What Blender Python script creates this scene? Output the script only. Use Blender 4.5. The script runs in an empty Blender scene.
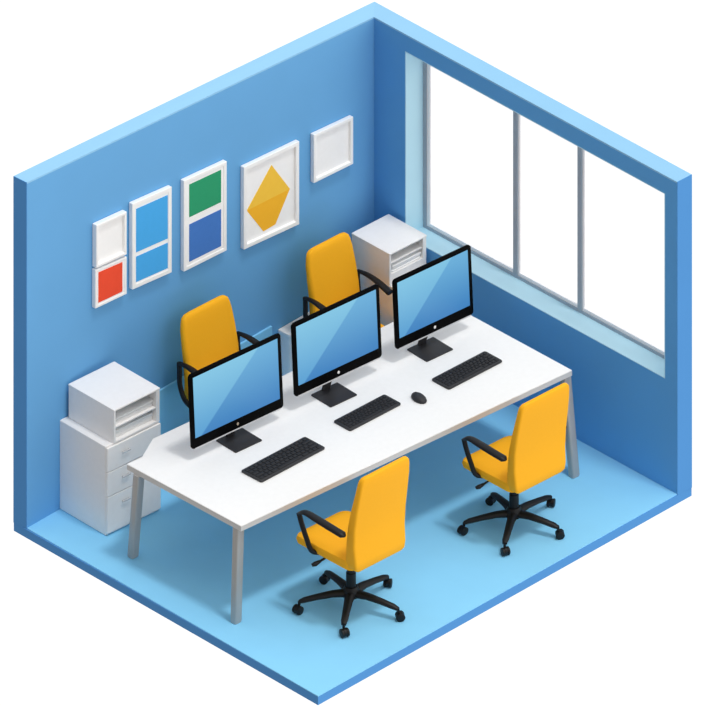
import bpy, bmesh, math, random
from mathutils import Vector, Matrix
random.seed(4)
C = bpy.context.scene.collection
SC = bpy.context.scene

# ---------------------------------------------------------------- camera
# orthographic (isometric) view; x runs down-left along the picture wall, y runs down-right along the window wall
S = 157.0                                   # image pixels per metre (706 px frame)
AZ = math.radians(44.0); EL = math.asin(0.5344)
TOCAM = Vector((math.sin(AZ)*math.cos(EL), math.cos(AZ)*math.cos(EL), math.sin(EL)))
XX, XY = -S*math.cos(AZ), S*math.sin(AZ)*math.sin(EL)
YX, YY = S*math.sin(AZ), S*math.cos(AZ)*math.sin(EL)
ZY = S*math.cos(EL)
OX, OY = 374.0, 328.0                       # where the room's inner floor corner sits in the frame
def at(px, py, z=0.0):
    dx, dy = px-OX, py-OY+ZY*z
    det = XX*YY-YX*XY
    return Vector(((dx*YY-YX*dy)/det, (XX*dy-XY*dx)/det, z))
cam = bpy.data.cameras.new('camera'); cam.type = 'ORTHO'; cam.ortho_scale = 706/S
co = bpy.data.objects.new('camera', cam); C.objects.link(co)
co.rotation_euler = TOCAM.to_track_quat('Z', 'Y').to_euler()
co.location = at(353, 353, 0.0) + TOCAM*14
cam.clip_end = 60
SC.camera = co

# ---------------------------------------------------------------- world and sun
w = bpy.data.worlds.new('studio'); SC.world = w; w.use_nodes = True
nt = w.node_tree; nt.nodes.clear()
tc = nt.nodes.new('ShaderNodeTexCoord'); sp = nt.nodes.new('ShaderNodeSeparateXYZ')
nt.links.new(tc.outputs['Generated'], sp.inputs[0])
def mr(a, b, src):
    m = nt.nodes.new('ShaderNodeMapRange'); m.interpolation_type = 'SMOOTHSTEP'
    m.inputs['From Min'].default_value = a; m.inputs['From Max'].default_value = b
    nt.links.new(src, m.inputs['Value']); return m.outputs['Result']
def mix(f, a, b):
    m = nt.nodes.new('ShaderNodeMix'); m.data_type = 'RGBA'
    nt.links.new(f, m.inputs[0])
    for i, v in ((6, a), (7, b)):
        if isinstance(v, tuple): m.inputs[i].default_value = v
        else: nt.links.new(v, m.inputs[i])
    return m.outputs[2]
LOW = (1.12, 1.12, 1.12, 1); UP = (1.05, 1.05, 1.05, 1); SIDE = (0.45, 0.43, 0.41, 1); FRONT = (1.42, 1.40, 1.36, 1)
c1 = mix(mr(-0.15, 0.25, sp.outputs['Z']), LOW, mix(mr(0.1, 0.8, sp.outputs['Y']), UP, FRONT))
c2 = mix(mr(0.0, 0.65, sp.outputs['X']), c1, SIDE)
bg = nt.nodes.new('ShaderNodeBackground'); ow = nt.nodes.new('ShaderNodeOutputWorld')
nt.links.new(c2, bg.inputs['Color']); nt.links.new(bg.outputs[0], ow.inputs[0])
sun = bpy.data.lights.new('sun', 'SUN'); sun.energy = 1.15; sun.angle = math.radians(7); sun.color = (1, .985, .96)
so = bpy.data.objects.new('sun', sun); C.objects.link(so)
so.rotation_euler = Vector((-0.03, 0.29, 0.955)).to_track_quat('Z', 'Y').to_euler()
so.location = (0, 3, 6)
SC.view_settings.view_transform = 'Standard'; SC.view_settings.look = 'None'
SC.view_settings.gamma = 1; SC.view_settings.use_curve_mapping = False
SC.view_settings.exposure = -0.06

# ---------------------------------------------------------------- materials
def lin(c): return tuple((v/255/12.92 if v/255 <= .04045 else ((v/255+.055)/1.055)**2.4) for v in c)+(1,)
def mat(name, col, rough=.6, spec=.25, metal=0, noise=.03, scale=30, emit=0):
    m = bpy.data.materials.new(name); m.use_nodes = True; n = m.node_tree
    b = n.nodes['Principled BSDF']
    b.inputs['Roughness'].default_value = rough; b.inputs['Metallic'].default_value = metal
    b.inputs['Specular IOR Level'].default_value = spec
    c = lin(col)
    t = n.nodes.new('ShaderNodeTexCoord'); x = n.nodes.new('ShaderNodeTexNoise'); x.inputs['Scale'].default_value = scale
    n.links.new(t.outputs['Object'], x.inputs['Vector'])
    r = n.nodes.new('ShaderNodeMix'); r.data_type = 'RGBA'
    r.inputs[6].default_value = tuple(v*(1-noise) for v in c[:3])+(1,)
    r.inputs[7].default_value = tuple(min(1, v*(1+noise)) for v in c[:3])+(1,)
    n.links.new(x.outputs[0], r.inputs[0]); n.links.new(r.outputs[2], b.inputs['Base Color'])
    return m
M = dict(
    wall=mat('blue wall paint', (108, 172, 224), .8, .1, scale=3),
    wallx=mat('shaded blue wall paint', (98, 168, 228), .8, .1, scale=3),  # same wall paint, deepened to put the window wall's shade into the colour
    floor=mat('sky blue floor', (140, 211, 251), .75, .1, scale=4),
    pale=mat('top lit wall blue', (148, 200, 236), .7, .1, scale=4),
    lining=mat('lit reveal blue', (196, 236, 255), .7, .1, scale=4),
    slab=mat('shaded side blue', (85, 150, 215), .8, .1, scale=3),  # darker blue, shade of the slab sides and wall ends put into the colour
    white=mat('white laminate', (243, 243, 243), .5, .3),
    cab=mat('white cabinet enamel', (246, 244, 243), .5, .3),
    paper=mat('paper', (246, 246, 246), .8, .1),
    edge=mat('grey desk edge', (205, 205, 205), .5, .3),
    leg=mat('brushed grey metal', (176, 174, 172), .4, .4, .25),
    black=mat('black plastic', (17, 17, 20), .45, .3),
    key=mat('charcoal key plastic', (38, 39, 43), .5, .25),
    kbd=mat('charcoal keyboard body', (46, 47, 51), .5, .3),
    bezel=mat('black monitor bezel', (2, 2, 3), .5, .04),
    stand=mat('dark grey monitor stand', (44, 44, 47), .45, .3),
    silver=mat('silver shell', (205, 206, 210), .35, .5, .3),
    fabric=mat('orange upholstery', (253, 181, 30), .7, .2, scale=60),
    frame=mat('white picture frame', (252, 251, 251), .5, .3),
    wframe=mat('grey blue window frame', (165, 178, 192), .5, .3),
    bead=mat('light window bead', (252, 250, 254), .5, .3),
    handle=mat('grey handle', (205, 205, 207), .4, .4),
    card=mat('white art card', (253, 252, 252), .7, .1),
    red=mat('red print', (246, 84, 56), .7, .1),
    sky=mat('light blue print', (76, 174, 240), .7, .1),
    green=mat('green print', (48, 158, 112), .7, .1),
    blue=mat('blue print', (72, 124, 200), .7, .1),
    amber1=mat('light amber print', (255, 203, 72), .7, .1),
    amber2=mat('amber print', (255, 188, 50), .7, .1),
    logo=mat('white mark', (240, 240, 240), .5, .2),
    logo2=mat('tan mark', (165, 152, 135), .5, .2),
)
def screen_mat():
    m = bpy.data.materials.new('display with painted highlight'); m.use_nodes = True; n = m.node_tree
    b = n.nodes['Principled BSDF']; b.inputs['Roughness'].default_value = .3
    b.inputs['Specular IOR Level'].default_value = .15
    b.inputs['Base Color'].default_value = (.01, .01, .01, 1)
    t = n.nodes.new('ShaderNodeUVMap'); s = n.nodes.new('ShaderNodeSeparateXYZ'); n.links.new(t.outputs[0], s.inputs[0])
    def math_(op, a, b_, c=None):
        q = n.nodes.new('ShaderNodeMath'); q.operation = op
        for i, v in enumerate((a, b_, c)):
            if v is None: continue
            if isinstance(v, (int, float)): q.inputs[i].default_value = v
            else: n.links.new(v, q.inputs[i])
        return q.outputs[0]
    u, v = s.outputs['X'], s.outputs['Y']                 # 0..1, left to right, bottom to top
    d = math_('SUBTRACT', math_('MULTIPLY_ADD', v, 0.70, 0.07), u)   # diagonal edge of a highlight painted into the display
    r1 = n.nodes.new('ShaderNodeMapRange'); r1.inputs['From Min'].default_value = -.012; r1.inputs['From Max'].default_value = .012
    n.links.new(d, r1.inputs['Value'])
    def grad(c0, c1, f):
        g = n.nodes.new('ShaderNodeMix'); g.data_type = 'RGBA'
        g.inputs[6].default_value = lin(c0); g.inputs[7].default_value = lin(c1); n.links.new(f, g.inputs[0]); return g.outputs[2]
    hi = grad((92, 166, 220), (136, 206, 238), v)
    lo = grad((62, 134, 200), (112, 184, 228), v)
    g = n.nodes.new('ShaderNodeMix'); g.data_type = 'RGBA'
    n.links.new(r1.outputs[0], g.inputs[0]); n.links.new(lo, g.inputs[6]); n.links.new(hi, g.inputs[7])
    n.links.new(g.outputs[2], b.inputs['Emission Color']); b.inputs['Emission Strength'].default_value = .93
    return m
M['screen'] = screen_mat()
def glass_mat():
    m = bpy.data.materials.new('clear window glass'); m.use_nodes = True; n = m.node_tree
    n.nodes.remove(n.nodes['Principled BSDF'])
    t = n.nodes.new('ShaderNodeBsdfTransparent'); g = n.nodes.new('ShaderNodeBsdfGlossy'); g.inputs['Roughness'].default_value = .05
    t.inputs['Color'].default_value = (1, 1, 1, 1)
    x = n.nodes.new('ShaderNodeMixShader'); x.inputs[0].default_value = .01
    n.links.new(t.outputs[0], x.inputs[1]); n.links.new(g.outputs[0], x.inputs[2])
    n.links.new(x.outputs[0], n.nodes['Material Output'].inputs[0]); return m
M['glass'] = glass_mat()

# ---------------------------------------------------------------- helpers
def obj(name, bm, m, parent=None, bevel=0, seg=2, smooth=True, loc=None):
    bmesh.ops.recalc_face_normals(bm, faces=bm.faces)
    me = bpy.data.meshes.new(name); bm.to_mesh(me); bm.free()
    me.materials.append(M[m] if isinstance(m, str) else m)
    if smooth:
        for p in me.polygons: p.use_smooth = True
        me.set_sharp_from_angle(angle=math.radians(38))
    o = bpy.data.objects.new(name, me); C.objects.link(o)
    if parent: o.parent = parent
    if loc: o.location = loc
    if bevel:
        b = o.modifiers.new('bevel', 'BEVEL'); b.width = bevel; b.segments = seg; b.limit_method = 'ANGLE'
        b.angle_limit = math.radians(40); b.harden_normals = True
    return o
def thing(name, label, cat, loc=(0, 0, 0), rz=0, group=None):
    o = bpy.data.objects.new(name, None); C.objects.link(o); o.empty_display_size = .1
    o.location = loc; o.rotation_euler = (0, 0, rz); o['label'] = label; o['category'] = cat
    if group: o['group'] = group
    return o
def tag(o, label, cat, group=None):
    o['label'] = label; o['category'] = cat
    if group: o['group'] = group
    return o
def struct(o, label=None):
    o['kind'] = 'structure'
    if label: o['label'] = label
    return o
def box(bm, x0, x1, y0, y1, z0, z1):
    vs = [bm.verts.new((x, y, z)) for z in (z0, z1) for x, y in ((x0, y0), (x1, y0), (x1, y1), (x0, y1))]
    for f in ((3, 2, 1, 0), (4, 5, 6, 7), (0, 1, 5, 4), (1, 2, 6, 5), (2, 3, 7, 6), (3, 0, 4, 7)):
        bm.faces.new([vs[i] for i in f])
    return bm
def B(*a): return box(bmesh.new(), *a)
def prism(poly, z0, z1, bm=None):
    """vertical prism over a plan polygon; z1 may be one height per corner"""
    bm = bm or bmesh.new(); n = len(poly)
    zs = z1 if isinstance(z1, (list, tuple)) else [z1]*n
    lo = [bm.verts.new((p[0], p[1], z0)) for p in poly]; hi = [bm.verts.new((p[0], p[1], z)) for p, z in zip(poly, zs)]
    bm.faces.new(lo[::-1]); bm.faces.new(hi)
    for i in range(n): bm.faces.new((lo[i], lo[(i+1) % n], hi[(i+1) % n], hi[i]))
    return bm
def rrect(hx, hy, r, k=5):
    r = min(r, hx*.999, hy*.999); out = []
    for cx, cy, a0 in ((hx-r, hy-r, 0), (-hx+r, hy-r, 90), (-hx+r, -hy+r, 180), (hx-r, -hy+r, 270)):
        for i in range(k+1):
            a = math.radians(a0+90*i/k); out.append((cx+r*math.cos(a), cy+r*math.sin(a)))
    return out
def loft(rings, bm=None, closed=False):
    bm = bm or bmesh.new(); R = [[bm.verts.new(p) for p in ring] for ring in rings]; n = len(R[0])
    for a, b in zip(R, R[1:]):
        for i in range(n): bm.faces.new((a[i], a[(i+1) % n], b[(i+1) % n], b[i]))
    bm.faces.new(R[0][::-1]); bm.faces.new(R[-1])
    return bm
def tube(pts, rad, n=10, bm=None, flat=1.0, ref=None):
    """round bar along points; rad number or list; flat squashes the section vertically"""
    pts = [Vector(p) for p in pts]; rs = rad if isinstance(rad, (list, tuple)) else [rad]*len(pts); rings = []
    for i, p in enumerate(pts):
        t = (pts[min(i+1, len(pts)-1)]-pts[max(i-1, 0)]).normalized()
        rf = Vector(ref) if ref else Vector((0, 0, 1)) if abs(t.z) < .93 else Vector((0, 1, 0))
        s = t.cross(rf).normalized(); u = s.cross(t)
        rings.append([p+s*rs[i]*math.cos(2*math.pi*k/n)+u*rs[i]*flat*math.sin(2*math.pi*k/n) for k in range(n)])
    return loft(rings, bm)
def curve(pts, n=6):
    """Catmull-Rom through points"""
    P = [Vector(p) for p in pts]; P = [P[0]*2-P[1]]+P+[P[-1]*2-P[-2]]; out = []
    for i in range(1, len(P)-2):
        for k in range(n):
            t = k/n; a, b, c, d = P[i-1:i+3]
            out.append(.5*((2*b)+(c-a)*t+(2*a-5*b+4*c-d)*t*t+(3*b-3*c+d-a)*t**3))
    out.append(P[-2]); return out

# ---------------------------------------------------------------- room shell
T = .13; ZS = -.07
Cc = Vector((0, 0)); L = at(27, 528).xy; R = at(677, 494).xy; F = at(318, 696).xy
ld = (L-Cc).normalized(); ln = Vector((-ld.y, ld.x)); ln = ln if ln.y > 0 else -ln       # picture wall: direction, inward normal
rd = (R-Cc).normalized(); rn = Vector((rd.y, -rd.x)); rn = rn if rn.x > 0 else -rn       # window wall
HL, HC, HR = 2.604, 2.344, 2.352
Co = Vector((-T, -T)); Lo = L-ln*.115; Ro = R-rn*T
cop = .012
struct(obj('floor', prism([Cc-Vector((.01, .01)), L-ln*.005, F, R-rn*.005], -.006, 0), 'floor', smooth=False))
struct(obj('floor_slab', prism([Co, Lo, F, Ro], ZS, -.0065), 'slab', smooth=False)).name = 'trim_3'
struct(obj('wall_left', prism([Co, Lo, L, Cc], -.006, [HC-cop, HL-cop, HL-cop, HC-cop]), 'wall', smooth=False))
# window wall with its opening, built as four pieces of one mesh
YA, YB, ZA, ZB = .284, 2.655, .820, 2.215
def rp(y, d=0.0): return Cc+rd*(y/rd.y)-rn*d
bm = bmesh.new(); hz = lambda y: HC+(HR-HC)*y/R.y-cop
e = .0005
prism([Cc+Vector((0, e)), rp(YA), rp(YA, T), Co+Vector((0, e))], -.006, [hz(0), hz(YA), hz(YA), hz(0)], bm)
prism([rp(YB), R, Ro, rp(YB, T)], -.006, [hz(YB), hz(R.y), hz(R.y), hz(YB)], bm)
prism([rp(YA), rp(YB), rp(YB, T), rp(YA, T)], -.006, ZA, bm)
b0 = len(bm.verts)
prism([rp(YA), rp(YB), rp(YB, T), rp(YA, T)], ZB, [hz(YA), hz(YB), hz(YB), hz(YA)], bm)
struct(obj('wall_right', bm, 'wallx', smooth=False))
# coping layer on both walls, its paler blue painted in for top light
def coping(poly, hs):
    b = bmesh.new(); n = len(poly)
    lo = [b.verts.new((p[0], p[1], h-cop)) for p, h in zip(poly, hs)]; hi = [b.verts.new((p[0], p[1], h)) for p, h in zip(poly, hs)]
    b.faces.new(lo[::-1]); b.faces.new(hi)
    for i in range(n): b.faces.new((lo[i], lo[(i+1) % n], hi[(i+1) % n], hi[i]))
    return b
struct(obj('trim_1', coping([Co, Lo, L, Cc], [HC, HL, HL, HC]), 'pale', smooth=False))
struct(obj('trim_2', coping([Cc, R, Ro, Co], [HC, HR, HR, HC]), 'pale', smooth=False))
# strips added on both wall ends, their deep blue stands in for shade
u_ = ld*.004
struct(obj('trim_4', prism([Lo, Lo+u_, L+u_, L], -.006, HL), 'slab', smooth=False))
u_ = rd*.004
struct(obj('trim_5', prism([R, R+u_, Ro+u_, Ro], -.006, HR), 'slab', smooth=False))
# window: lining with daylight painted into its pale colour, grey frame, two mullions, three panes
WD = .175                                                       # depth of the lined reveal
win = bpy.data.objects.new('window_1', None); C.objects.link(win); win['kind'] = 'structure'
bm = bmesh.new(); th = .006
prism([rp(YA), rp(YA+th), rp(YA+th, WD), rp(YA, WD)], ZA+th, ZB, bm)
prism([rp(YB-th), rp(YB), rp(YB, WD), rp(YB-th, WD)], ZA+th, ZB, bm)
prism([rp(YA), rp(YB), rp(YB, WD), rp(YA, WD)], ZA, ZA+th, bm)
prism([rp(YA+th), rp(YB-th), rp(YB-th, WD), rp(YA+th, WD)], ZB-th, ZB, bm)
struct(obj('window_lining', bm, 'lining', win, smooth=False))
def bar(y0, y1, z0, z1, d0, d1, bm): return prism([rp(y0, d0), rp(y1, d0), rp(y1, d1), rp(y0, d1)], z0, z1, bm)
fy0, fy1, fz0, fz1 = YA+th, YB-th, ZA+th, ZB-th; D0, D1 = WD-.022, WD
bm = bmesh.new()
bar(fy0, fy0+.03, fz0, fz1, D0, D1, bm); bar(fy1-.03, fy1, fz0, fz1, D0, D1, bm)
bar(fy0+.03, fy1-.03, fz0, fz0+.022, D0, D1, bm); bar(fy0+.03, fy1-.03, fz1-.03, fz1, D0, D1, bm)
struct(obj('window_frame', bm, 'wframe', win, smooth=False))
m1 = (514.8-OX+XX*D0)/YX; m2 = (578.8-OX+XX*D0)/YX
for m_ in (m1, m2):
    struct(obj('mullion', bar(m_-.019, m_+.019, fz0+.022, fz1-.03, D0-.002, D1, bmesh.new()), 'wframe', win, smooth=False))
edges = [fy0+.03, m1-.019, m1+.019, m2-.019, m2+.019, fy1-.03]
for k in range(3):
    a, b_ = edges[2*k], edges[2*k+1]; bm = bmesh.new(); z0, z1 = fz0+.022, fz1-.03; dd0, dd1 = D1-.016, D1-.004
    aw = .026 if k == 0 else .012
    bar(a, a+aw, z0, z1, dd0, dd1, bm); bar(b_-.004, b_, z0, z1, dd0, dd1, bm)
    bar(a+aw, b_-.004, z0, z0+.024, dd0, dd1, bm); bar(a+aw, b_-.004, z1-.006, z1, dd0, dd1, bm)
    struct(obj('window_bead', bm, 'bead', win, smooth=False))
    struct(obj('pane', bar(a+aw, b_-.004, z0+.024, z1-.006, D1-.014, D1-.010, bmesh.new()), 'glass', win, smooth=False))
# light blue panel standing in for floor, between drawer cabinet and low white cabinet
def wp(u, d): return Cc+ld*u+ln*d
struct(obj('floor_stand_in_panel', prism([wp(.97, .001), wp(2.66, .001), wp(2.66, .016), wp(.97, .016)], .0005, .47), 'floor', smooth=False))

# ---------------------------------------------------------------- pictures on the left wall
def on_wall(px, py, d):
    """point of the picture wall (standing d in front of it) seen at this place"""
    o = ln*d; u = (px-OX-(XX*o.x+YX*o.y))/(XX*ld.x+YX*ld.y)
    p = wp(u, d); z = (OY+XY*p.x+YY*p.y-py)/ZY
    return Vector((p.x, p.y, z))
def wshift(p, dd): return Vector((p.x+ln.x*dd, p.y+ln.y*dd, p.z))
def picture(name, quad, label, border, arts, depth=.034, recess=.014, bars=()):
    q = [on_wall(x, y, depth) for x, y in quad]                  # front face corners TL TR BR BL
    base = (q[2]+q[3])/2; base = Vector((base.x-ln.x*depth, base.y-ln.y*depth, base.z))
    t = thing(name, label, 'picture', base, 0, 'framed pictures on the left wall')
    def P(u, v, dd=0): return q[0]*(1-u)*(1-v)+q[1]*u*(1-v)+q[2]*u*v+q[3]*(1-u)*v+Vector((ln.x*dd, ln.y*dd, 0))-base
    W = (q[1]-q[0]).length; H = (q[3]-q[0]).length; bu, bv = border/W, border/H
    bm = bmesh.new(); back = -depth+.001
    O = [(0, 0), (1, 0), (1, 1), (0, 1)]; I = [(bu, bv), (1-bu, bv), (1-bu, 1-bv), (bu, 1-bv)]
    v = [[bm.verts.new(P(a, b, dd)) for a, b in pts] for pts, dd in ((O, back), (O, 0), (I, 0), (I, back))]
    for r0, r1 in ((0, 1), (1, 2), (2, 3), (3, 0)):
        for i in range(4):
            j = (i+1) % 4; bm.faces.new((v[r0][i], v[r0][j], v[r1][j], v[r1][i]))
    obj('frame', bm, 'frame', t, bevel=.005, seg=2)
    def slab(pts, d0, d1):
        b = bmesh.new(); a = [b.verts.new(P(x, y, d0)) for x, y in pts]; c = [b.verts.new(P(x, y, d1)) for x, y in pts]
        b.faces.new(a[::-1]); b.faces.new(c)
        for i in range(len(pts)):
            j = (i+1) % len(pts); b.faces.new((a[i], a[j], c[j], c[i]))
        return b
    obj('backing_card', slab(I, -recess-.004, -recess), 'card', t, smooth=False)
    for y in bars: obj('divider', slab([(bu, y-bv*.5), (1-bu, y-bv*.5), (1-bu, y+bv*.5), (bu, y+bv*.5)], -recess, -.002), 'frame', t, bevel=.002)
    for pts, m, lb in arts:
        o = obj('print', slab(pts, -recess, -recess+.002), m, t, smooth=False)
        if lb: o['label'] = lb
    return t
def rect(a, b, c, d): return [(a, b), (c, b), (c, d), (a, d)]
picture('picture_frame', [(96.5, 225.5), (127, 211.5), (127, 254.5), (96.5, 268.5)], 'small blank white picture frame, directly above the red print on the left wall', .022, [], depth=.04, recess=.02)
picture('picture_frame', [(95.5, 270), (127, 256.5), (127, 294), (95.5, 309)], 'small white frame holding a red rectangle, lowest and leftmost of the pictures', .022, [(rect(.1, .10, .86, .88), 'red', 'red rectangle')], depth=.034, recess=.003)
picture('picture_frame', [(132.5, 204), (172, 186.5), (172, 272.5), (132.5, 290)], 'white frame with a taller and a shorter light blue panel', .034, [(rect(.1, .08, .9, .585), 'sky', 'tall light blue panel'), (rect(.1, .635, .9, .93), 'sky', 'short light blue panel')], recess=.004)
picture('picture_frame', [(184, 181), (227, 161), (227, 250.5), (184, 272)], 'white frame with a green panel above a royal blue panel', .03, [(rect(.13, .07, .87, .43), 'green', 'green panel'), (rect(.13, .51, .87, .92), 'blue', 'royal blue panel')], recess=.004)
picture('picture_frame', [(244, 167.5), (299.5, 141), (299.5, 224.5), (244, 250)], 'large white frame with an amber faceted diamond shape', .032,
        [([(.53, .15), (.86, .54), (.085, .56)], 'amber1', 'lighter upper facet of the amber diamond'),
         ([(.86, .54), (.60, .885), (.385, .905), (.085, .56)], 'amber2', 'deeper lower facet of the amber diamond')], recess=.018)
picture('picture_frame', [(314, 135), (353.5, 116.5), (353.5, 164), (314, 183.5)], 'blank white square picture frame nearest the room corner, rightmost on the wall', .026, [], recess=.018)

# ---------------------------------------------------------------- desk
ZD = .74; TH = .042
A = at(127, 464, ZD).xy; Bf = at(241, 526, ZD).xy; Cf = at(572, 370, ZD).xy; Dd = Cf+(A-Bf)
dx = (Bf-Cf).normalized(); dn = Vector((-dx.y, dx.x)); dn = dn if dn.y > 0 else -dn     # along the desk, towards the viewer
DR = math.atan2(dx.y, dx.x)
desk = thing('desk', 'long white shared desk with splayed grey metal legs, three monitors on it', 'desk', ((A.x+Cf.x)/2, (A.y+Cf.y)/2, 0), 0)
dl = Vector((desk.location.x, desk.location.y))
def loc2(p): return (p[0]-dl.x, p[1]-dl.y)
obj('tabletop', prism([loc2(p) for p in (A, Bf, Cf, Dd)], ZD-.008, ZD), 'white', desk, bevel=.003)
obj('edge_band', prism([loc2(p) for p in (A, Bf, Cf, Dd)], ZD-TH, ZD-.0081), 'edge', desk)['label'] = 'grey edge band'
sh = [A-dx*.12, A-dx*.33-dn*.125, A-dx*.6-dn*.125, Dd-dn*.165, Dd]
obj('rear_shelf', prism([loc2(p) for p in sh], ZD-TH, ZD-.006), 'white', desk, bevel=.003)
def dleg(top, bot):
    t, b = Vector(loc2(top)), Vector(loc2(bot)); rings = []
    for p, z, h in ((b, 0, .027), (b, .012, .031), (t, ZD-TH, .032)):
        rings.append([(p.x+x, p.y+y, z) for x, y in rrect(h, h*.85, .012, 3)])
    return obj('leg', loft(rings), 'leg', desk)
legs = [(at(139, 474, ZD-TH).xy, at(133, 556.5).xy), (at(238.5, 526, ZD-TH).xy, at(236, 622).xy), (at(565, 372, ZD-TH).xy, at(574, 476).xy)]
for t_, b_ in legs: dleg(t_, b_)
dleg(legs[2][0]+(A-Bf)*.9, legs[2][1]+(A-Bf)*.92)
# side rails under the top
for p, q in ((A, Bf), (Dd, Cf)):
    a = p+(q-p)*.12; b_ = p+(q-p)*.88; inn = (-dx if p is A else dx)*.055
    a, b_ = a+inn, b_+inn
    obj('side_rail', prism([loc2(a), loc2(b_), loc2(b_+inn*.5), loc2(a+inn*.5)], ZD-TH-.035, ZD-TH-.0005), 'leg', desk)

# ---------------------------------------------------------------- monitors
def monitor(px, py, w, h, ox, dz, label, logo, sc=1.0):
    p = at(px, py, ZD); t = thing('monitor', label, 'monitor', p, math.radians(-2.7), 'black monitors on the white desk')
    obj('stand_base', loft([[(x, y, z) for x, y in rrect(.113, .098, .008, 3)] for z in (.0005, .008)]), 'stand', t, bevel=.002)
    # bent neck rising from the plate to the back of the shell
    nk = bmesh.new(); rings = []
    for y, z, hh in ((-.084, .008, .008), (-.084, .06, .008), (-.076, .14, .009), (-.056, .24, .010)):
        rings.append([(ox*min(1, z*8)+x, y+yy, z) for x, yy in rrect(.034, hh, .006, 3)])
    obj('stand_neck', loft(rings, nk), 'stand', t)
    tilt = math.radians(-3.2)
    Mx = Matrix.Translation((ox, -.012, dz)) @ Matrix.Rotation(-tilt, 4, 'X')
    def ring(hx, hz, r, y): return [Mx @ Vector((x, y, z+h/2)) for x, z in rrect(hx, hz, r, 5)]
    obj('rear_shell', loft([ring(w/2-.06, h/2-.06, .03, -.034), ring(w/2-.010, h/2-.010, .024, -.018), ring(w/2, h/2, .024, -.010), ring(w/2, h/2, .024, -.0045)]), 'bezel', t)
    st = B(-w/2+.022, w/2-.022, -.006, .0088, -.0050, .0035); st.transform(Mx); obj('lower_trim', st, 'silver', t, bevel=.0015)['label'] = 'thin silver strip under the bezel'
    fb = loft([ring(w/2+.001, h/2+.001, .024, -.0045), ring(w/2+.001, h/2+.001, .024, .004), ring(w/2-.002, h/2-.002, .022, .0065)])
    obj('bezel', fb, 'bezel', t)
    x0, x1, z0, z1 = -w/2+.030, w/2-.030, .075, h-.028
    bm = bmesh.new(); box(bm, x0, x1, .0066, .0086, z0, z1); uv = bm.loops.layers.uv.new('UVMap')
    for f in bm.faces:
        for l in f.loops: l[uv].uv = ((x1-l.vert.co.x)/(x1-x0), (l.vert.co.z-z0)/(z1-z0))
    bm.transform(Mx); obj('screen', bm, 'screen', t, smooth=False)['label'] = 'light blue display with a painted diagonal highlight'
    bm = bmesh.new(); n = 14
    lo_ = [[Mx @ Vector((r_*math.cos(2*math.pi*k/n)*.9, y, .036+r_*math.sin(2*math.pi*k/n))) for k in range(n)] for r_, y in ((.0105, .0066), (.0105, .008))]
    obj('emblem', loft(lo_, bm), logo, t)
    return t
monitor(239, 441, .775, .545, .004, .092, 'black monitor at the left end of the desk, tan mark on its lower bezel', 'logo2')
monitor(334, 395.5, .735, .535, -.045, .117, 'black monitor in the middle of the desk, white mark on its lower bezel', 'logo')
monitor(430, 350, .655, .510, -.048, .113, 'smallest black monitor, at the right end of the desk near the window', 'logo')

# ---------------------------------------------------------------- keyboards and mouse
def keyboard(quad, label):
    q = [at(x, y, ZD) for x, y in quad]                         # left, front, right, back
    cen = sum(q, Vector())/4; xd = ((q[0]-q[3])+(q[1]-q[2])); w = xd.length/2; dp = ((q[1]-q[0]).length+(q[2]-q[3]).length)/2
    t = thing('keyboard', label, 'keyboard', (cen.x, cen.y, ZD+.0005), math.atan2(xd.y, xd.x), 'charcoal keyboards on the white desk')
    obj('keyboard_body', loft([[(x, y, z) for x, y in rrect(w/2-i, dp/2-i, .014, 4)] for z, i in ((0, .002), (.004, 0), (.011, 0), (.014, .003))]), 'kbd', t)
    n = 15; mx = .014; pitch = (w-2*mx)/n; rp_ = (dp-.030)/5; proto = {}
    def key(x, y, kw):
        k_ = round(kw, 4)
        if k_ not in proto:
            a, b_ = kw/2-.0022, rp_/2-.0022
            proto[k_] = obj('key', loft([[(u, v, z) for u, v in rrect(a-i, b_-i, .003, 2)] for z, i in ((0, 0), (.0045, .0008), (.0055, .002))]), 'key', t)
            proto[k_].location = (x, y, .0141); return
        c = proto[k_].copy(); C.objects.link(c); c.parent = t; c.location = (x, y, .0141)
    x_right = w/2-mx                                           # user's left is +x from the front
    for r in range(5):
        y = -dp/2+.015+rp_*(r+.5)
        if r == 4: lay = [1, 1, 1, 1.5, 6, 1.5, 1, 1, 1]
        elif r == 3: lay = [2]+[1]*11+[2]
        elif r == 2: lay = [1.5]+[1]*12+[1.5]
        else: lay = [1]*13+[2] if r == 1 else [1]*15
        x = x_right
        for kw in lay:
            key(x-kw*pitch/2, y, kw*pitch); x -= kw*pitch
    return t
keyboard([(242, 471.5), (260, 484), (323.5, 450), (307, 437)], 'charcoal keyboard at the left end of the desk, the longest one')
keyboard([(334, 422), (349.5, 432.5), (401, 405), (385, 395.5)], 'charcoal keyboard in front of the middle monitor, left of the mouse')
keyboard([(432, 380), (448, 391), (502, 362.5), (486, 352)], 'charcoal keyboard in front of the rightmost monitor, nearest the window')
p = at(419, 399.5, ZD)
mo = thing('mouse', 'black computer mouse on the desk between the middle and right keyboards', 'mouse', (p.x, p.y, ZD+.0005), math.radians(-8))
bm = bmesh.new(); rings = []
for z, sx, sy, oy in ((0, .92, .94, 0), (.006, 1, 1, 0), (.016, .97, .95, -.002), (.026, .80, .78, -.005), (.033, .5, .48, -.008), (.035, .2, .2, -.010)):
    rings.append([(.040*sx*math.cos(a), .066*sy*math.sin(a)+oy, z) for a in [2*math.pi*k/24 for k in range(24)]])
obj('mouse_shell', loft(rings, bm), 'kbd', mo)
obj('scroll_wheel', tube([(-.003, -.036, .0315), (.003, -.036, .0315)], .007, 12), 'black', mo)
obj('button_seam', B(-.0008, .0008, -.060, -.044, .0145, .0245), 'black', mo)

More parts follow.
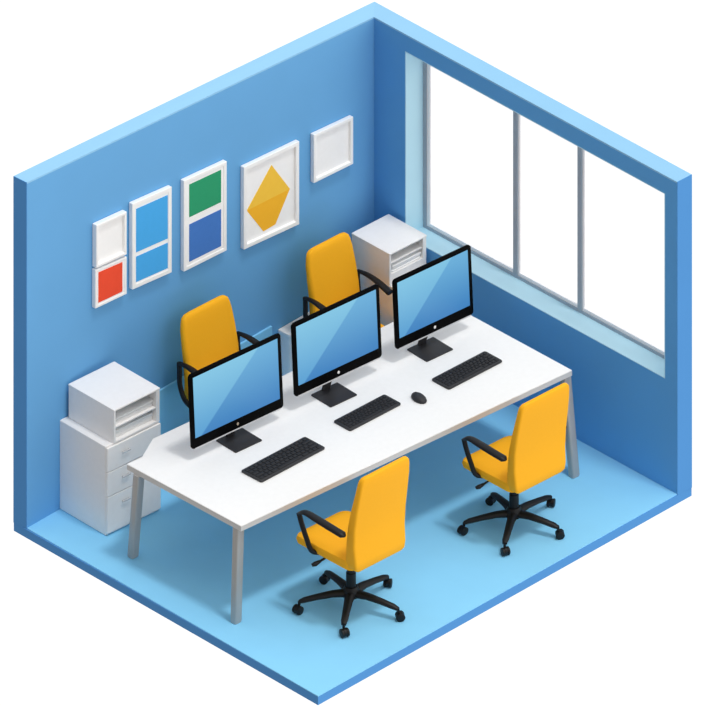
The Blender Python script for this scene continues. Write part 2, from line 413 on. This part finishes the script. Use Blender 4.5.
# ---------------------------------------------------------------- office chairs
def rot(v, a): return Vector((v[0]*math.cos(a)-v[1]*math.sin(a), v[0]*math.sin(a)+v[1]*math.cos(a), v[2]))
def chair(kind, star0):
    """origin on the floor under the column; faces -y (the sitter looks towards -y)"""
    t = thing('office_chair', '-', 'office chair', (0, 0, 0), 0, 'orange office chairs around the desk')
    rear = kind == 'rear'
    # seat: pillowed pad, front edge rolled down
    bm = bmesh.new(); rings = []
    for z, hx, hy, r in ((.452, .15, .19, .06), (.458, .195, .235, .06), (.475, .222, .262, .06), (.505, .228, .268, .06), (.528, .222, .262, .06), (.540, .20, .24, .06), (.545, .15, .19, .06)):
        rings.append([(x, y-.035, z) for x, y in rrect(hx*(1.07 if rear else 1), hy, r, 6)])
    loft(rings, bm)
    for v in bm.verts:                                          # rolled front, slight dish, raised back
        f = max(0, (-v.co.y-.16)/.14); v.co.z -= .018*f*f
        g = max(0, (v.co.y-.12)/.11); v.co.z += -.012*g if v.co.z < .5 else .012*g
    obj('seat', bm, 'fabric', t)
    # backrest: curved upholstered shell
    bm = bmesh.new(); rings = []
    rr_ = .016 if not rear else .03
    prof = [(.468, .150, .018, 0), (.474, .190, .036, 0), (.492, .208, .046, .0), (.54, .215, .049, 0), (.66, .219, .040, 0), (.80, .221, .035, 0), (.95, .219, .030, 0), (1.08, .212, .026, 0)]
    prof += [(1.150, .206, .024, 0), (1.178, .200, .022, 0), (1.194, .188, .018, 0), (1.200, .165, .010, 0)] if not rear else [(1.10, .209, .025, 0), (1.140, .202, .024, 0), (1.172, .192, .021, 0), (1.190, .172, .016, 0), (1.200, .135, .008, 0)]
    for z, hx, hy, _ in prof:
        hx *= 1.045; k = (z-.45)/.75; yc = .232+.02*k+.055*k*k-.018*math.sin(math.pi*min(1, k*1.3))
        rings.append([(x, y+yc, z) for x, y in rrect(hx, hy, min(rr_, hy*.85), 5)])
    obj('backrest', loft(rings, bm), 'fabric', t)
    # arms
    for s in (-1, 1):
        if not rear:
            pts = curve([(s*.275, -.19, .748), (s*.278, -.13, .782), (s*.278, -.02, .780), (s*.276, .10, .772), (s*.260, .215, .752)])
            n = len(pts); obj('armrest', tube(pts, [.018+.012*math.sin(math.pi*.5*min(1, i/n*1.6)) if i < n-1 else .012 for i in range(n)], 12, flat=.62), 'black', t)
            post = curve([(s*.275, -.192, .748), (s*.272, -.172, .68), (s*.262, -.135, .575), (s*.245, -.105, .49), (s*.17, -.085, .452)])
            obj('arm_post', tube(post, .019, 10, flat=.85, ref=(1, 0, 0)), 'black', t)
        else:
            pts = curve([(s*.262, .262, .85), (s*.264, .17, .858), (s*.266, .08, .848), (s*.264, -.01, .828), (s*.262, -.075, .812)])
            n = len(pts); obj('armrest', tube(pts, [.017+.013*math.sin(math.pi*.5*min(1, i/n)) for i in range(n)], 12, flat=.65), 'black', t)
            post = curve([(s*.262, .262, .85), (s*.260, .262, .78), (s*.264, .25, .66), (s*.252, .20, .54), (s*.205, .10, .458)])
            obj('arm_post', tube(post, .019, 10, flat=.9, ref=(1, 0, 0)), 'black', t)
    # tilt mechanism with levers, gas column, hub
    bm = B(-.075, .075, -.10, .09, .415, .4575); obj('tilt_mechanism', bm, 'black', t, bevel=.01)
    bm = tube([(.07, -.05, .434), (.17, -.06, .425), (.215, -.065, .415)], .008, 8); tube([(.21, -.065, .416), (.245, -.075, .405), (.265, -.085, .400)], [.012, .02, .013], 10, bm, flat=.7)
    obj('lever', bm, 'black', t)
    if rear:
        bm = tube([(-.07, .03, .434), (-.19, .02, .47), (-.235, .02, .50)], .008, 8); tube([(-.23, .02, .50), (-.27, .02, .515)], [.02, .016], 10, bm, flat=.9)
        obj('lever', bm, 'black', t)
    bm = tube([(0, 0, .13), (0, 0, .27), (0, 0, .271), (0, 0, .42)], [.032, .032, .026, .026], 16); obj('gas_column', bm, 'black', t)
    bm = bmesh.new(); n = 20
    loft([[(r_*math.cos(2*math.pi*k/n), r_*math.sin(2*math.pi*k/n), z) for k in range(n)] for r_, z in ((.038, .085), (.054, .095), (.056, .138), (.040, .168))], bm)
    obj('hub', bm, 'black', t)
    for i in range(5):
        a = star0+i*2*math.pi/5
        pts = [rot(p_, a) for p_ in ((.03, 0, .118), (.12, 0, .120), (.22, 0, .108), (.30, 0, .094), (.335, 0, .084))]
        obj('base_arm', tube(pts, [.036, .029, .025, .023, .016], 10, flat=.8), 'black', t)
        tr = Vector((0, 0, 0)); e_ = rot((.335, 0, 0), a)
        bm = tube([(e_.x, e_.y, .060), (e_.x, e_.y, .088)], .009, 8)
        sw = a+math.radians(35)
        ax = Vector((-math.sin(sw), math.cos(sw), 0)); cen = Vector((e_.x, e_.y, .0302))+Vector((math.cos(sw), math.sin(sw), 0))*.012
        hb = tube([cen-ax*.009+Vector((0, 0, .003)), cen+ax*.009+Vector((0, 0, .003))], .027, 18, bm)
        co_ = obj('caster', bm, 'black', t)
        for sg in (-1, 1):
            wb = tube([cen+ax*sg*.010, cen+ax*sg*.012, cen+ax*sg*.024, cen+ax*sg*.027], [.024, .030, .030, .024], 20)
            w_ = obj('wheel', wb, 'black', co_)
    return t
def dup(root):
    r = root.copy(); C.objects.link(r)
    for ch in list(root.children):
        c = ch.copy(); C.objects.link(c); c.parent = r
        for g in ch.children:
            d = g.copy(); C.objects.link(d); d.parent = c
    return r
# star angle as seen: one arm points almost straight at the viewer
def star(deg):                                                   # angle in the view (0 right, 90 towards viewer) -> plan angle
    v = Vector((-math.cos(AZ), math.sin(AZ)))*math.cos(math.radians(deg))+Vector((math.sin(AZ), math.cos(AZ)))*math.sin(math.radians(deg))
    return math.atan2(v.y, v.x)
ca = chair('front', star(98))
ca.location = at(351, 608); ca['label'] = 'orange office chair seen from behind, nearest the front corner of the floor'
cb = dup(ca); cb.location = at(514, 527.5); cb.scale = (1.0, .91, .945); cb['label'] = 'orange office chair seen from behind, beside the right-hand desk leg'
cc = chair('rear', math.radians(-36)); SR = (.99, .88, .885)
p = at(178, 317, 1.06); cc.scale = SR; cc.rotation_euler.z = math.pi
cc.location = (p.x-.222, p.y+.28, 0); cc['label'] = 'orange office chair behind the leftmost monitor, facing the viewer'
cd = dup(cc); p = at(303.5, 252, 1.06); cd.scale = (.89, .88, .885); cd.location = (p.x-.200, p.y+.28, 0); cd['label'] = 'orange office chair behind the middle monitor, facing the viewer'

# ---------------------------------------------------------------- white storage
WR = math.atan2(ld.y, ld.x)
def cabinet(name, label, loc, rz, w, d, h, fronts, hx, extra=0):
    """origin: floor centre; front faces +y; fronts = list of (z0, z1)"""
    t = thing(name, label, 'cabinet', loc, rz)
    obj('body', B(-w/2, w/2, -d/2, d/2-.018, .0005, h), 'cab', t, bevel=.006)
    for z0, z1 in fronts:
        dr = obj('drawer', B(-w/2+.001, w/2-.001, d/2-.0175, d/2, z0+.0025, z1-.0025), 'cab', t, bevel=.004)
        b = bmesh.new(); zc = z1-.075; xs = hx
        box(b, xs-.034, xs+.034, d/2+.010, d/2+.016, zc-.006, zc+.006); box(b, xs-.030, xs-.022, d/2, d/2+.011, zc-.004, zc+.004); box(b, xs+.022, xs+.030, d/2, d/2+.011, zc-.004, zc+.004)
        obj('handle', b, 'handle', dr, bevel=.002)
    return t
q0, q1, q2 = at(58.5, 510), at(107.5, 537), at(161, 511)
cw = (q2-q1).length; cd_ = .455
yd = (q1-q0).normalized(); cx = q1+(q2-q1)/2-Vector((0, 1, 0))*cd_/2
xa = (q1-q2); rzc = math.atan2(xa.y, xa.x); fn = Vector((-math.sin(rzc), math.cos(rzc), 0))
cx = (q1+q2)/2-fn*cd_/2
cab1 = cabinet('drawer_cabinet', 'white three-drawer cabinet standing in the left corner, by the left end of the desk', cx, rzc, cw, cd_, .67, [(.02, .295), (.295, .48), (.48, .664)], cw/2-.155)

def cubby(name, label, loc, rz, w, d, h, shelves, t_=.014, panel=0):
    t = thing(name, label, 'storage box', loc, rz)
    b = bmesh.new()
    box(b, -w/2, -w/2+t_*2, -d/2, d/2, .0005, h-t_); box(b, w/2-t_, w/2, -d/2, d/2, .0005, h-t_)
    box(b, -w/2+t_*2, w/2-t_, -d/2, -d/2+.01, .0005, h-t_); box(b, -w/2+t_*2, w/2-t_, -d/2+.01, d/2, .0005, .012+panel)
    obj('box_shell', b, 'cab', t)
    obj('box_lid', B(-w/2-.003, w/2+.003, -d/2-.003, d/2+.004, h-t_+.0002, h), 'cab', t, bevel=.004)
    for z in shelves: obj('shelf', B(-w/2+t_*2+.0005, w/2-t_-.0005, -d/2+.011, d/2-.006, z-.004, z+.004), 'cab', t)
    return t
def papers(parent_loc, rz, w, d, z, h, label, off=(0, 0)):
    c, s = math.cos(rz), math.sin(rz); ox, oy = off
    t = thing('paper_stack', label, 'paper', (parent_loc.x+c*ox-s*oy, parent_loc.y+s*ox+c*oy, z), rz, 'paper stacks in the white boxes')
    k = 4; hh = h/k
    for i in range(k):
        jx, jy = random.uniform(-.004, .004), random.uniform(-.006, .004)
        obj('sheaf', loft([[(x+jx, y+jy, hh*i+zz) for x, y in rrect(w/2-ii, d/2-ii, .014, 3)] for zz, ii in ((.0004, .002), (.002, 0), (hh-.002, 0), (hh-.0004, .002))]), 'paper', t)
    return t
b1 = at(114, 444, .67); r1 = at(159.5, 421.5, .67); xa = b1-r1; rz1 = math.atan2(xa.y, xa.x); fn1 = Vector((-math.sin(rz1), math.cos(rz1), 0))
w1, d1, h1 = .395, .425, .255
l1 = b1-(xa.normalized()*w1/2)-fn1*d1/2; l1.z = .6705
cubby('storage_box', 'white open-fronted box with two paper stacks on top of the drawer cabinet', l1, rz1, w1, d1, h1, [.112])
papers(l1, rz1, .33, .33, l1.z+.0125, .06, 'white paper stack on the bottom of the left open-fronted box', (-.004, .022))
papers(l1, rz1, .33, .33, l1.z+.1165, .048, 'white paper stack on the shelf of the left open-fronted box', (-.004, .022))

ZC = .70
b2 = at(389.5, 287, ZC); rz2 = 0
w2, d2, h2 = .325, .345, .25
l2 = Vector((b2.x-w2/2, b2.y-d2/2, ZC+.0005))
cubby('storage_box', 'white open-fronted box in the far corner, behind the right rear chair', l2, 0, w2, d2, h2, [.165], panel=.075)
papers(l2, 0, .26, .28, l2.z+.0878, .045, 'white paper stack lying in the open-fronted box in the far corner', (-.004, .02))
cabinet('drawer_cabinet', 'white cabinet in the far corner beside the window wall, mostly hidden by monitors', Vector(((.02+.350)/2, (.08+.565)/2, 0)), 0, .330, .485, ZC, [(.02, .37), (.37, .714)], 0)
# low white cabinet along the picture wall between the rear chairs
u0, u1, dd = .40, .905, .135
lc = wp((u0+u1)/2, dd/2+.003)
low = thing('low_cabinet', 'low white round-cornered cabinet against the left wall, behind left and middle monitors', 'cabinet', (lc.x, lc.y, 0), WR)
def rc(w, d, r, ins=0):
    pts = [(-w/2, -d/2), (w/2-ins, -d/2)]
    for i in range(9):
        a = math.radians(90*i/8); pts.append((w/2-ins-r+r*math.cos(a)+(0), d/2-ins-r+r*math.sin(a)))
    return pts+[(-w/2, d/2-ins)]
w_ = u1-u0
obj('body', prism(rc(w_-.01, dd-.01, .05), .0005, .385), 'cab', low)
obj('cabinet_top', prism(rc(w_, dd, .055), .3855, .41), 'cab', low, bevel=.004)
